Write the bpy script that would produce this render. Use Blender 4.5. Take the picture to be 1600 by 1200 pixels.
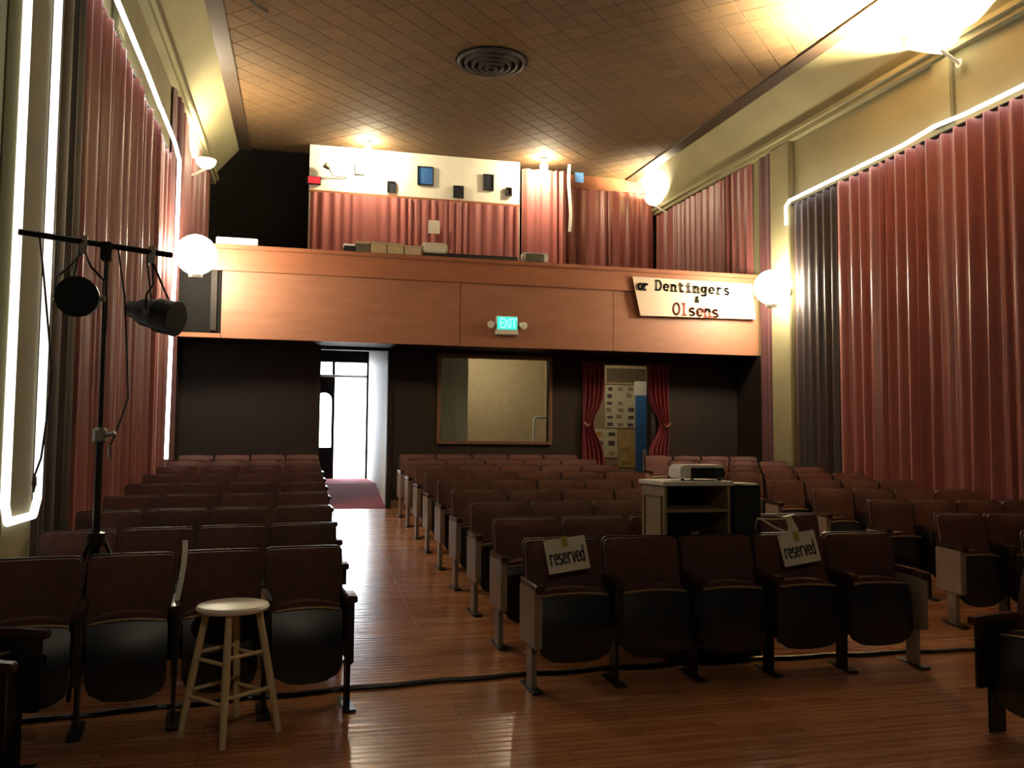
import bpy, bmesh, math, random
from mathutils import Vector, Matrix
S = bpy.context.scene
C = S.collection
for o in list(bpy.data.objects): bpy.data.objects.remove(o)
PI = math.pi
# ------------------------------------------------------------------ camera
F = 1350.0
cam_d = bpy.data.cameras.new('camera'); cam = bpy.data.objects.new('camera', cam_d); C.objects.link(cam)
CAM = Vector((0, 0, 1.5))
ROT = Matrix.Rotation(math.radians(-13.74), 3, 'Z') @ Matrix.Rotation(math.radians(93.8), 3, 'X') @ Matrix.Rotation(math.radians(0.4), 3, 'Z')
cam.location = CAM; cam.rotation_euler = ROT.to_euler()
cam_d.sensor_width = 36; cam_d.lens = F/1600*36; cam_d.clip_start = .05
S.camera = cam
# ------------------------------------------------------------------ world (daylight outside the entrance) and exposure
W = bpy.data.worlds.new('sky'); S.world = W; W.use_nodes = True
W.node_tree.nodes['Background'].inputs[0].default_value = (.86, .93, 1, 1)
W.node_tree.nodes['Background'].inputs[1].default_value = 15.0
S.view_settings.view_transform = 'Standard'; S.view_settings.look = 'None'
S.view_settings.gamma = 1; S.view_settings.use_curve_mapping = False
S.view_settings.exposure = 0.0
# light levels (each used in its own lamp's builder)
L_GLOBE, L_FRONT, L_BACK, L_BULB, L_ROPE = 110, 8500, 150, 70, 9.0

# ------------------------------------------------------------------ pixel -> place
def ray(px, py): return ROT @ Vector(((px-800)/F, (600-py)/F, -1))
def on_y(px, py, y): d = ray(px, py); t = y/d.y; return CAM + d*t
def on_x(px, py, x): d = ray(px, py); t = x/d.x; return CAM + d*t
FS = .06
def fz(y): return FS*(y-5.2)
def on_floor(px, py):
    d = ray(px, py); t = (fz(0)-1.5)/(d.z-FS*d.y); return CAM + d*t
CS = .031
def cz(y): return 6.70 + CS*(y-8.8)
def lz(y): return 6.07 + CS*(y-8.7)
def project(p):
    q = ROT.transposed() @ (Vector(p)-CAM)
    if q.z > -.1: return None
    return 800+F*q.x/-q.z, 600-F*q.y/-q.z

# ------------------------------------------------------------------ materials
MATS = {}
def mat(name, col, rough=.6, metal=0, spec=.5, emit=None, estr=0, noise=0, nscale=8, bump=0, bscale=60, coat=0, sheen=0, stretch=(1,1,1), rnd=0, alpha=1, trans=0):
    if name in MATS: return MATS[name]
    m = bpy.data.materials.new(name); m.use_nodes = True; MATS[name] = m
    nt = m.node_tree; b = nt.nodes['Principled BSDF']
    b.inputs['Base Color'].default_value = (*col, 1); b.inputs['Roughness'].default_value = rough
    b.inputs['Metallic'].default_value = metal; b.inputs['Specular IOR Level'].default_value = spec
    b.inputs['Coat Weight'].default_value = coat; b.inputs['Sheen Weight'].default_value = sheen
    b.inputs['Transmission Weight'].default_value = trans
    if sheen:
        b.inputs['Sheen Roughness'].default_value = .4
        b.inputs['Sheen Tint'].default_value = (1, .55, .5, 1)
    if emit: b.inputs['Emission Color'].default_value = (*emit, 1); b.inputs['Emission Strength'].default_value = estr
    if noise or bump or rnd:
        tc = nt.nodes.new('ShaderNodeTexCoord'); mp = nt.nodes.new('ShaderNodeMapping')
        nt.links.new(tc.outputs['Object'], mp.inputs[0]); mp.inputs['Scale'].default_value = stretch
    if noise or rnd:
        n = nt.nodes.new('ShaderNodeTexNoise'); n.inputs['Scale'].default_value = nscale; n.inputs['Detail'].default_value = 5
        nt.links.new(mp.outputs[0], n.inputs['Vector'])
        mr = nt.nodes.new('ShaderNodeMapRange'); mr.inputs['From Min'].default_value = .25; mr.inputs['From Max'].default_value = .75
        mr.inputs['To Min'].default_value = 1-noise; mr.inputs['To Max'].default_value = 1+noise
        nt.links.new(n.outputs['Fac'], mr.inputs['Value'])
        hs = nt.nodes.new('ShaderNodeHueSaturation'); hs.inputs['Color'].default_value = (*col, 1)
        src = mr.outputs[0]
        if rnd:
            oi = nt.nodes.new('ShaderNodeObjectInfo'); mr2 = nt.nodes.new('ShaderNodeMapRange')
            mr2.inputs['To Min'].default_value = 1-rnd; mr2.inputs['To Max'].default_value = 1+rnd
            nt.links.new(oi.outputs['Random'], mr2.inputs['Value'])
            mm = nt.nodes.new('ShaderNodeMath'); mm.operation = 'MULTIPLY'
            nt.links.new(src, mm.inputs[0]); nt.links.new(mr2.outputs[0], mm.inputs[1]); src = mm.outputs[0]
        nt.links.new(src, hs.inputs['Value']); nt.links.new(hs.outputs[0], b.inputs['Base Color'])
    if bump:
        n2 = nt.nodes.new('ShaderNodeTexNoise'); n2.inputs['Scale'].default_value = bscale; n2.inputs['Detail'].default_value = 3
        nt.links.new(mp.outputs[0], n2.inputs['Vector'])
        bp = nt.nodes.new('ShaderNodeBump'); bp.inputs['Strength'].default_value = bump; bp.inputs['Distance'].default_value = .02
        nt.links.new(n2.outputs['Fac'], bp.inputs['Height']); nt.links.new(bp.outputs[0], b.inputs['Normal'])
    return m
def emission(name, col, s):
    if name in MATS: return MATS[name]
    m = bpy.data.materials.new(name); m.use_nodes = True; MATS[name] = m
    nt = m.node_tree; nt.nodes.clear()
    e = nt.nodes.new('ShaderNodeEmission'); e.inputs[0].default_value = (*col, 1); e.inputs[1].default_value = s
    o = nt.nodes.new('ShaderNodeOutputMaterial'); nt.links.new(e.outputs[0], o.inputs[0]); return m
def floor_mat():
    m = bpy.data.materials.new('strip_floor'); m.use_nodes = True; nt = m.node_tree; b = nt.nodes['Principled BSDF']
    tc = nt.nodes.new('ShaderNodeTexCoord')
    br = nt.nodes.new('ShaderNodeTexBrick'); nt.links.new(tc.outputs['Object'], br.inputs['Vector'])
    br.inputs['Scale'].default_value = 1; br.inputs['Brick Width'].default_value = .9; br.inputs['Row Height'].default_value = .057
    br.inputs['Mortar Size'].default_value = .0015; br.inputs['Mortar Smooth'].default_value = .3
    br.inputs['Color1'].default_value = (.52, .25, .115, 1); br.inputs['Color2'].default_value = (.38, .165, .075, 1); br.inputs['Mortar'].default_value = (.05, .02, .01, 1)
    mp = nt.nodes.new('ShaderNodeMapping'); mp.inputs['Scale'].default_value = (1.2, 22, 1); nt.links.new(tc.outputs['Object'], mp.inputs[0])
    n = nt.nodes.new('ShaderNodeTexNoise'); n.inputs['Scale'].default_value = 2.5; n.inputs['Detail'].default_value = 6; nt.links.new(mp.outputs[0], n.inputs['Vector'])
    mx = nt.nodes.new('ShaderNodeMixRGB'); mx.blend_type = 'MULTIPLY'; mx.inputs[0].default_value = .55
    cr = nt.nodes.new('ShaderNodeValToRGB'); cr.color_ramp.elements[0].position = .3; cr.color_ramp.elements[0].color = (.35, .3, .3, 1); cr.color_ramp.elements[1].position = .7; cr.color_ramp.elements[1].color = (1.2, 1.15, 1.1, 1)
    nt.links.new(n.outputs['Fac'], cr.inputs[0]); nt.links.new(br.outputs['Color'], mx.inputs[1]); nt.links.new(cr.outputs[0], mx.inputs[2])
    nt.links.new(mx.outputs[0], b.inputs['Base Color'])
    b.inputs['Roughness'].default_value = .2; b.inputs['Specular IOR Level'].default_value = .5
    n3 = nt.nodes.new('ShaderNodeTexNoise'); n3.inputs['Scale'].default_value = 3; mp3 = nt.nodes.new('ShaderNodeMapping'); mp3.inputs['Scale'].default_value = (.6, 9, 1)
    nt.links.new(tc.outputs['Object'], mp3.inputs[0]); nt.links.new(mp3.outputs[0], n3.inputs['Vector'])
    ad = nt.nodes.new('ShaderNodeMath'); ad.operation = 'MULTIPLY_ADD'; ad.inputs[1].default_value = -.6
    nt.links.new(br.outputs['Fac'], ad.inputs[0]); nt.links.new(n3.outputs['Fac'], ad.inputs[2])
    bp = nt.nodes.new('ShaderNodeBump'); bp.inputs['Strength'].default_value = .25; bp.inputs['Distance'].default_value = .01
    nt.links.new(ad.outputs[0], bp.inputs['Height']); nt.links.new(bp.outputs[0], b.inputs['Normal'])
    return m
M_FLOOR = floor_mat()
M_WALL = mat('olive_plaster', (.265, .24, .125), .8, noise=.12, nscale=1.5, bump=.08)
M_TILE = mat('acoustic_tile', (.100, .054, .018), .85, noise=.12, nscale=9, bump=.2, bscale=90, rnd=.13)
M_CEIL = mat('ceiling_backing', (.14, .09, .05), .9, noise=.1)
M_CORN = mat('shadow_cornice', (.045, .026, .014), .6, noise=.15)  # cornice kept dark for the shadow line along the ceiling edge
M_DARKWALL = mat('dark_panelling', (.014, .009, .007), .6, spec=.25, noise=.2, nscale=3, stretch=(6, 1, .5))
M_BLACKWALL = mat('black_paint', (.006, .0055, .005), .85, spec=.15, noise=.2)
M_CREAM = mat('cream_paint', (.82, .78, .64), .7, noise=.05)
M_BALC = mat('balcony_panel', (.33, .142, .078), .5, noise=.12, nscale=2, stretch=(1, 1, 5), bump=.05)
M_BALC2 = mat('balcony_trim', (.33, .125, .06), .45, noise=.12, nscale=2, stretch=(1, 1, 5))
M_VELVET = mat('crimson_satin', (.24, .074, .066), .38, noise=.15, nscale=3, sheen=.35, stretch=(1, 1, .2), bump=.15, bscale=8)
M_VELVET2 = mat('rose_drape', (.40, .125, .115), .6, noise=.12, nscale=3, sheen=.3, stretch=(1, 1, .2))
M_SHADEDRAPE = mat('shaded_drape', (.020, .012, .012), .55, sheen=.1, noise=.2)  # curtain in shade, its darkness put into the cloth colour
M_REDDRAPE = mat('door_drape', (.16, .012, .018), .6, sheen=.2, noise=.15)
M_SEATRED = mat('seat_upholstery', (.078, .024, .017), .7, noise=.25, nscale=14, sheen=.15, rnd=.2, bump=.15, bscale=120)
M_PAN = mat('seat_pan_enamel', (.010, .010, .012), .38, noise=.2, nscale=20)
M_SHELL = mat('seat_back_shell', (.030, .014, .010), .4, noise=.2)
M_RIM = mat('worn_rim', (.34, .25, .14), .35, metal=.4, noise=.2, nscale=30)
M_STD = mat('dark_standard', (.020, .019, .019), .4, metal=.3, noise=.2)
M_ENDP = mat('beige_end_panel', (.26, .20, .15), .45, noise=.15, nscale=10)
M_ARM = mat('arm_wood', (.045, .022, .014), .22, noise=.2)
M_BLACKMETAL = mat('black_metal', (.012, .012, .012), .35, metal=.4, noise=.2)
M_BLACKPL = mat('black_plastic', (.010, .010, .012), .4, noise=.1)
M_GREY = mat('grey_metal', (.32, .31, .29), .35, metal=.7, noise=.1)
M_WHITEPAINT = mat('white_paint', (.80, .78, .72), .55, noise=.05)
M_PAPER = mat('paper', (.78, .72, .58), .8, noise=.04)
M_STOOL = mat('cream_stool_wood', (.62, .50, .30), .5, noise=.12, nscale=10, stretch=(4, 4, 1))
M_STOOLTOP = mat('lit_stool_seat', (.90, .86, .74), .4, noise=.05)  # paler than the legs: lamplight on the seat put into its colour
M_CARPET = mat('red_carpet', (.30, .045, .05), .95, noise=.15, nscale=60, bump=.4, bscale=300)
M_TAN = mat('tan_paint', (.42, .33, .20), .8, noise=.08)
M_BLUE = mat('blue_vinyl', (.06, .20, .52), .45, noise=.1)
M_BROWNWOOD = mat('brown_wood', (.16, .075, .035), .5, noise=.2, nscale=3, stretch=(8, 8, .6))
M_INK = mat('dark_ink', (.06, .05, .045), .8, noise=.1)
M_REDINK = mat('red_ink', (.42, .10, .075), .8, noise=.1)
M_GLASS = mat('window_glass', (.9, .95, .93), .03, spec=.5, trans=1)
M_GREENTAPE = mat('green_ribbon', (.38, .40, .06), .6, noise=.1)
M_KRAFT = mat('kraft_card', (.38, .29, .16), .8, noise=.12)
M_CREAMRIB = mat('cream_ribbon', (.72, .62, .42), .6, noise=.08)

# ------------------------------------------------------------------ mesh builder
class MB:
    def __init__(s): s.v = []; s.f = []
    def box(s, x0, x1, y0, y1, z0, z1, M=None):
        n = len(s.v)
        P = [(x0,y0,z0),(x1,y0,z0),(x1,y1,z0),(x0,y1,z0),(x0,y0,z1),(x1,y0,z1),(x1,y1,z1),(x0,y1,z1)]
        s.v += [tuple(M @ Vector(p)) if M else p for p in P]
        s.f += [tuple(n+i for i in q) for q in ((3,2,1,0),(4,5,6,7),(0,1,5,4),(1,2,6,5),(2,3,7,6),(3,0,4,7))]; return s
    def hexa(s, P):
        n = len(s.v); s.v += [tuple(p) for p in P]
        s.f += [tuple(n+i for i in q) for q in ((3,2,1,0),(4,5,6,7),(0,1,5,4),(1,2,6,5),(2,3,7,6),(3,0,4,7))]; return s
    def tube(s, pts, r, n=8, cap=True):
        pts = [Vector(p) for p in pts]; rings = []
        up = Vector((0,0,1)); prev = None
        for i, p in enumerate(pts):
            t = (pts[min(i+1,len(pts)-1)]-pts[max(i-1,0)]).normalized()
            if prev is None:
                a = t.cross(up)
                if a.length < .05: a = t.cross(Vector((0,1,0)))
            else: a = prev - t*prev.dot(t)
            a.normalize(); prev = a; b = t.cross(a)
            rr = r[i] if isinstance(r, (list,tuple)) else r
            base = len(s.v)
            for k in range(n):
                th = 2*PI*k/n; s.v.append(tuple(p + a*(rr*math.cos(th)) + b*(rr*math.sin(th))))
            rings.append(base)
        for i in range(len(rings)-1):
            A, B = rings[i], rings[i+1]
            for k in range(n): s.f.append((A+k, A+(k+1)%n, B+(k+1)%n, B+k))
        if cap:
            s.f.append(tuple(rings[0]+k for k in reversed(range(n)))); s.f.append(tuple(rings[-1]+k for k in range(n)))
        return s
    def lathe(s, prof, n=20, M=None, a0=0, a1=2*PI):
        full = abs(a1-a0-2*PI) < 1e-6; m = n if full else n+1; rings = []
        for (r, z) in prof:
            base = len(s.v)
            for k in range(m):
                th = a0+(a1-a0)*k/n; p = Vector((r*math.cos(th), r*math.sin(th), z)); s.v.append(tuple(M @ p) if M else tuple(p))
            rings.append(base)
        for i in range(len(rings)-1):
            A, B = rings[i], rings[i+1]
            for k in range(n):
                k2 = (k+1) % m; s.f.append((A+k, A+k2, B+k2, B+k))
        if full:
            if prof[0][0] > 1e-4: s.f.append(tuple(rings[0]+k for k in reversed(range(n))))
            if prof[-1][0] > 1e-4: s.f.append(tuple(rings[-1]+k for k in range(n)))
        return s
    def grid(s, fn, nu, nv, flip=False):
        b = len(s.v)
        for j in range(nv+1):
            for i in range(nu+1): s.v.append(tuple(fn(i/nu, j/nv)))
        for j in range(nv):
            for i in range(nu):
                q = (b+j*(nu+1)+i, b+j*(nu+1)+i+1, b+(j+1)*(nu+1)+i+1, b+(j+1)*(nu+1)+i)
                s.f.append(q[::-1] if flip else q)
        return s
    def slab(s, fn, nu, nv):          # fn(u in -1..1, v in 0..1, t 0 front / 1 back)
        b = len(s.v); w = nu+1
        for t in (0, 1):
            for j in range(nv+1):
                for i in range(w): s.v.append(tuple(fn(-1+2*i/nu, j/nv, t)))
        o = w*(nv+1)
        for j in range(nv):
            for i in range(nu):
                q = (b+j*w+i, b+j*w+i+1, b+(j+1)*w+i+1, b+(j+1)*w+i)
                s.f.append(q); s.f.append(tuple(k+o for k in q[::-1]))
        for i in range(nu):
            s.f.append((b+i+1, b+i, b+i+o, b+i+1+o)); k = b+nv*w+i; s.f.append((k, k+1, k+1+o, k+o))
        for j in range(nv):
            k = b+j*w; s.f.append((k, k+w, k+w+o, k+o)); k = b+j*w+nu; s.f.append((k+w, k, k+o, k+w+o))
        return s
    def prism(s, poly, d, M):          # polygon in local xy, extruded along local z by d
        n = len(poly); b = len(s.v)
        for z in (0, d):
            for (x, y) in poly: s.v.append(tuple(M @ Vector((x, y, z))))
        s.f.append(tuple(b+k for k in reversed(range(n)))); s.f.append(tuple(b+n+k for k in range(n)))
        for k in range(n): s.f.append((b+k, b+(k+1)%n, b+n+(k+1)%n, b+n+k))
        return s
    def mesh(s, name, m, smooth=False, bevel=0, seg=2):
        me = bpy.data.meshes.new(name); me.from_pydata(s.v, [], s.f)
        if bevel:
            bm = bmesh.new(); bm.from_mesh(me)
            es = [e for e in bm.edges if len(e.link_faces) == 2 and e.calc_face_angle(0) > .6]
            bmesh.ops.bevel(bm, geom=es, offset=bevel, segments=seg, affect='EDGES', clamp_overlap=True)
            bm.to_mesh(me); bm.free()
        me.materials.append(m)
        if smooth:
            for p in me.polygons: p.use_smooth = True
            try: me.set_sharp_from_angle(angle=.7)
            except Exception: pass
        me.update(); return me
    def build(s, name, m, parent=None, smooth=False, bevel=0, seg=2):
        o = bpy.data.objects.new(name, s.mesh(name, m, smooth, bevel, seg)); C.objects.link(o)
        if parent: o.parent = parent
        return o
def tag(o, label, cat, group=None):
    o['label'] = label; o['category'] = cat
    if group: o['group'] = group
    return o
def thing(name, loc, label, cat, group=None, rz=0):
    o = bpy.data.objects.new(name, None); C.objects.link(o); o.location = loc; o.rotation_euler = (0, 0, rz); o.empty_display_size = .1
    return tag(o, label, cat, group)
def struct(o): o['kind'] = 'structure'; return o
def box(*a): return MB().box(*a)
def Tm(x, y, z): return Matrix.Translation((x, y, z))
def align(p, d, up=(0, 0, 1)):       # local z along d
    d = Vector(d).normalized(); u = Vector(up); x = u.cross(d)
    if x.length < 1e-3: x = Vector((1, 0, 0))
    x.normalize(); y = d.cross(x)
    return Matrix(((x.x, y.x, d.x, p[0]), (x.y, y.y, d.y, p[1]), (x.z, y.z, d.z, p[2]), (0, 0, 0, 1)))

# ------------------------------------------------------------------ the setting
XL, XR = -1.72, 7.15
YF, YB, YE = -4.0, 16.6, 17.1       # front wall, upper back wall, street wall
YW = 13.2                           # wall below the balcony
INS = .55                           # cove inset
fl = MB(); fl.hexa([(XL-.2,YF,fz(YF)-.2),(XR+.2,YF,fz(YF)-.2),(XR+.2,YW+.02,fz(YW)-.2),(XL-.2,YW+.02,fz(YW)-.2),
                    (XL-.2,YF,fz(YF)),(XR+.2,YF,fz(YF)),(XR+.2,YW+.02,fz(YW)),(XL-.2,YW+.02,fz(YW))])
struct(fl.build('floor', M_FLOOR))
struct(box(XL-.2, XL, YF, YE+.15, -1, 7.4).build('wall_left', M_WALL))
struct(box(XR, XR+.2, YF, YE+.15, -1, 7.4).build('wall_right', M_WALL))
struct(box(XL-.2, XR+.2, YF-.2, YF, -1, 7.6).build('wall_front', M_BLACKWALL))
# upper back wall: black behind the balcony on one side, rest plaster
struct(box(XL, XR, YB, YB+.15, 3.40, 7.6).build('wall_back_upper', M_BLACKWALL))
# ceiling slab in its own tilted frame
ceil = MB().box(XL, XR, YF-8.8, YB+.1-8.8, .014, .12).build('ceiling', M_CEIL); struct(ceil)
ceil.location = (0, 8.8, 6.70); ceil.rotation_euler = (math.atan(CS), 0, 0)
tile = MB(); T = .305; h = T/2-.002; hb = h-.006
tile.v = [(-h,-h,.014),(h,-h,.014),(h,h,.014),(-h,h,.014),(-h,-h,.005),(h,-h,.005),(h,h,.005),(-h,h,.005),(-hb,-hb,0),(hb,-hb,0),(hb,hb,0),(-hb,hb,0)]
tile.f = [(0,1,5,4)[::-1],(1,2,6,5)[::-1],(2,3,7,6)[::-1],(3,0,4,7)[::-1],(4,5,9,8)[::-1],(5,6,10,9)[::-1],(6,7,11,10)[::-1],(7,4,8,11)[::-1],(8,9,10,11)[::-1]]
tile_me = tile.mesh('ceiling_tile', M_TILE)
spots = []
c45 = math.sqrt(.5)
for i in range(-70, 71):
    for j in range(-70, 71):
        u = 2.7 + (i*T-j*T)*c45; v = 3 + (i*T+j*T)*c45
        if XL+INS-.12 < u < XR-INS+.12 and YF-8.8+.2 < v < YB-8.8-.02:
            w = Vector((u, 8.8+v, cz(8.8+v))); q = project(w); a = 0
            if q and -20 < q[0] < 1620 and -15 < q[1] < 700:
                d = (w-CAM).length; a = (w.z-1.5)/d**3
            spots.append((a, u, v))
spots.sort(reverse=True)
for a, u, v in spots[:300]:
    o = bpy.data.objects.new('ceiling_tile', tile_me); C.objects.link(o); o.parent = ceil
    o.location = (u, v, 0); o.rotation_euler = (0, 0, PI/4)
rest = MB()
for a, u, v in spots[300:]:
    n = len(rest.v)
    for (x, y, z) in tile.v: rest.v.append((u+(x-y)*c45, v+(x+y)*c45, z))
    rest.f += [tuple(n+k for k in q) for q in tile.f]
o = rest.build('ceiling_tile_field', M_TILE, ceil); o['kind'] = 'stuff'
# coves, cornice ledges
ti = 1
for sx, xw in ((1, XL), (-1, XR)):
    cv = MB(); a, b = YF, YB
    for y in (a, b): cv.v += [(xw, y, lz(y)), (xw+sx*INS, y, cz(y)+.02), (xw+sx*INS, y, cz(y)+.5), (xw-sx*.1, y, cz(y)+.5), (xw-sx*.1, y, lz(y))]
    cv.f = [(k, (k+1)%5, 5+(k+1)%5, 5+k) for k in range(5)] + [(4,3,2,1,0), (5,6,7,8,9)]
    struct(cv.build('trim_%d' % ti, M_WALL)); ti += 1
    lg = MB(); 
    for (d, z0, z1) in ((.10, -.10, -.03), (.15, -.03, .03)):
        lg.hexa([(xw,a,lz(a)+z0),(xw+sx*d,a,lz(a)+z0),(xw+sx*d,b,lz(b)+z0),(xw,b,lz(b)+z0),(xw,a,lz(a)+z1),(xw+sx*d,a,lz(a)+z1),(xw+sx*d,b,lz(b)+z1),(xw,b,lz(b)+z1)])
    struct(lg.build('trim_%d' % ti, M_WALL)); ti += 1
    ed = MB(); e0 = xw+sx*(INS-.05); e1 = xw+sx*(INS+.16)
    ed.hexa([(e0,a,cz(a)-.05),(e1,a,cz(a)-.03),(e1,b,cz(b)-.03),(e0,b,cz(b)-.05),(e0,a,cz(a)+.05),(e1,a,cz(a)+.05),(e1,b,cz(b)+.05),(e0,b,cz(b)+.05)])
    struct(ed.build('trim_%d' % ti, M_CORN)); ti += 1
# pilasters
def pilaster(x0, x1, y0, y1, z0, z1):
    global ti
    struct(box(x0, x1, y0, y1, z0, z1).build('trim_%d' % ti, M_WALL, bevel=.012)); ti += 1
pilaster(XR-.10, XR, 11.42, 11.95, fz(11.4), lz(11.4)-.1)
pilaster(XR-.06, XR, 8.12, 8.42, 5.16, lz(8.1)-.1)
pilaster(XL, XL+.09, 5.46, 6.04, fz(5.4), lz(5.4)-.1)
pilaster(XL, XL+.06, 8.12, 8.42, 5.16, lz(8.1)-.1)

# wall under the balcony with its openings
D1 = (.28, 1.28, 2.86); D2 = (4.58, 5.56, 2.76); WN = (2.09, 3.83, 1.50, 2.80)
wb = MB(); y0, y1 = YW, YW+.15; zb, zt = .2, 2.92
wb.box(XL, D1[0], y0, y1, zb, zt); wb.box(D1[0], D1[1], y0, y1, D1[2], zt); wb.box(D1[1], WN[0], y0, y1, zb, zt)
wb.box(WN[0], WN[1], y0, y1, zb, WN[2]); wb.box(WN[0], WN[1], y0, y1, WN[3], zt); wb.box(WN[1], D2[0], y0, y1, zb, zt)
wb.box(D2[0], D2[1], y0, y1, D2[2], zt); wb.box(D2[1], XR, y0, y1, zb, zt)
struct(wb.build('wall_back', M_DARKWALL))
def frame(name, x0, x1, z0, z1, y, w, d, m, sill=False):
    f = MB(); f.box(x0-w, x0, y-d, y, z0-(w if sill else 0), z1+w); f.box(x1, x1+w, y-d, y, z0-(w if sill else 0), z1+w); f.box(x0, x1, y-d, y, z1, z1+w)
    if sill: f.box(x0, x1, y-d, y, z0-w, z0)
    return struct(f.build(name, m, bevel=.006))
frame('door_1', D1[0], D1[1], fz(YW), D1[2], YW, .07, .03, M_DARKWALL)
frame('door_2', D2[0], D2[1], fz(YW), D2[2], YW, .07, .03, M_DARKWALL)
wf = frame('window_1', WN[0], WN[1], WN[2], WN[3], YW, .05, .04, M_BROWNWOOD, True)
box(WN[0], WN[1], YW+.06, YW+.068, WN[2], WN[3]).build('window_pane', M_GLASS, wf)
bb = MB()
for a, b in ((XL, D1[0]-.07), (D1[1]+.07, D2[0]-.07), (D2[1]+.07, XR)): bb.box(a, b, YW-.02, YW, fz(YW)-.01, fz(YW)+.12)
struct(bb.build('baseboard_back', M_BROWNWOOD))

for sx_, xw in ((1, XL), (-1, XR)):
    a, b = sorted((xw, xw+sx_*.025)); struct(box(a, b, 12.45, YW, fz(12.4), 2.9).build('trim_%d' % ti, M_DARKWALL)); ti += 1  # dark sheets added over the side walls as shade under the balcony
# balcony: slab, front panels, fascia band, rail cap
BY = 12.5
bal = struct(MB().box(XL, XR, BY+.06, YW+.15, 2.90, 3.05).box(XL, XR, YW+.15, YE+.12, 3.30, 3.42).box(XL, XR, YW, YW+.15, 3.05, 3.42).build('wall_balcony', M_DARKWALL))
seams = [-1.10, 2.26, 4.66, XR]
for a, b in zip(seams[:-1], seams[1:]): box(a+.002, b-.002, BY, BY+.06, 2.90, 3.84).build('front_panel', M_BALC, bal, bevel=.004)
box(XL, seams[0]-.002, BY+.03, BY+.06, 2.96, 3.84).build('end_panel', M_BLACKWALL, bal)
box(seams[0]-.14, seams[0]-.06, BY-.02, BY+.03, 3.0, 3.84).build('end_post', M_DARKWALL, bal)
box(XL, seams[0], BY-.03, BY+.06, 2.90, 2.96).build('end_ledge', M_BALC2, bal)
box(XL, XR, BY-.045, BY+.06, 3.84, 4.14).build('fascia_board', M_BALC2, bal, bevel=.006)
box(XL, XR, BY-.09, BY+.16, 4.14, 4.20).build('rail_cap', M_BALC2, bal, bevel=.012)
box(XL, XR, BY+.06, BY+.12, 3.05, 4.14).build('rail_backing', M_DARKWALL, bal)

# booth on the balcony
BO = 16.0
struct(box(.06, 4.04, BO, YB, 3.42, cz(BO)+.1).build('wall_booth', M_CREAM))
struct(box(5.06, XR, YB-.06, YB, 6.66, cz(YB)+.1).build('wall_balcony_header', M_BALC2))
struct(box(.06, 4.04, BO-.03, BO, 6.035, 6.075).build('trim_%d' % ti, M_BALC2)); ti += 1

# rooms behind the low wall
LZ = .76
rp = MB(); rp.hexa([(XL,YW,.2),(1.43,YW,.2),(1.43,15.1,.4),(XL,15.1,.4),(XL,YW+.0,fz(YW)+.004),(1.43,YW,fz(YW)+.004),(1.43,15.1,LZ),(XL,15.1,LZ)]); rp.box(XL, 1.43, 15.1, YE+.1, .4, LZ)
struct(rp.build('floor_passage', M_CARPET))
struct(box(1.28, 1.43, YW+.15, YE, .2, 3.3).build('wall_passage', M_WHITEPAINT))
struct(box(1.43, XR, YW+.02, YE, .2, fz(YW)).build('floor_lobby', M_CARPET))
struct(box(1.43, 4.25, 14.9, 15.0, fz(YW), 3.3).build('wall_window_room', M_TAN))
struct(box(4.25, 4.33, YW+.15, 15.6, fz(YW), 3.3).build('wall_partition', M_TAN))
struct(box(4.33, XR, 15.5, 15.6, fz(YW), 3.3).build('wall_lobby', M_TAN))
# street wall with entrance
we = MB(); we.box(XL, .20, YE, YE+.12, .4, 3.3); we.box(1.27, XR, YE, YE+.12, .4, 3.3); we.box(.20, 1.27, YE, YE+.12, 3.02, 3.3)
struct(we.build('wall_entrance', M_BLACKWALL))
struct(box(XL-8, 9, YE+.12, 60, LZ-.2, LZ-.02).build('ground_outside', mat('pale_concrete', (.6, .58, .55), .9, noise=.1)))
# entrance door: dark leaf with a tall arched light
ed = struct(box(.20, .64, YE-.0, YE+.06, LZ, 1.36).build('door_3', M_BLACKWALL))
fr = MB(); fr.box(.20, .29, YE, YE+.06, 1.36, 3.02); fr.box(.585, .64, YE, YE+.06, 1.36, 3.02)
for k in range(8):
    t0, t1 = PI*k/8, PI*(k+1)/8; xc, rx, zc = .4375, .1475, 2.28
    xa, xb_ = xc-rx*math.cos(t0), xc-rx*math.cos(t1); za, zc2 = zc+.14*math.sin(t0), zc+.14*math.sin(t1)
    fr.hexa([(xa,YE,za),(xb_,YE,zc2),(xb_,YE+.06,zc2),(xa,YE+.06,za),(xa,YE,2.72),(xb_,YE,2.72),(xb_,YE+.06,2.72),(xa,YE+.06,2.72)])
fr.build('leaf_frame', M_BLACKWALL, ed)
box(.29, .585, YE+.02, YE+.028, 1.36, 2.46).build('leaf_glass', M_GLASS, ed)
box(.20, 1.27, YE-.01, YE+.05, 2.72, 2.77).build('transom_bar', M_WHITEPAINT, ed)
box(1.245, 1.275, YE-.05, YE+.06, LZ, 3.02).build('jamb', M_BLACKWALL, ed)
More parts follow.
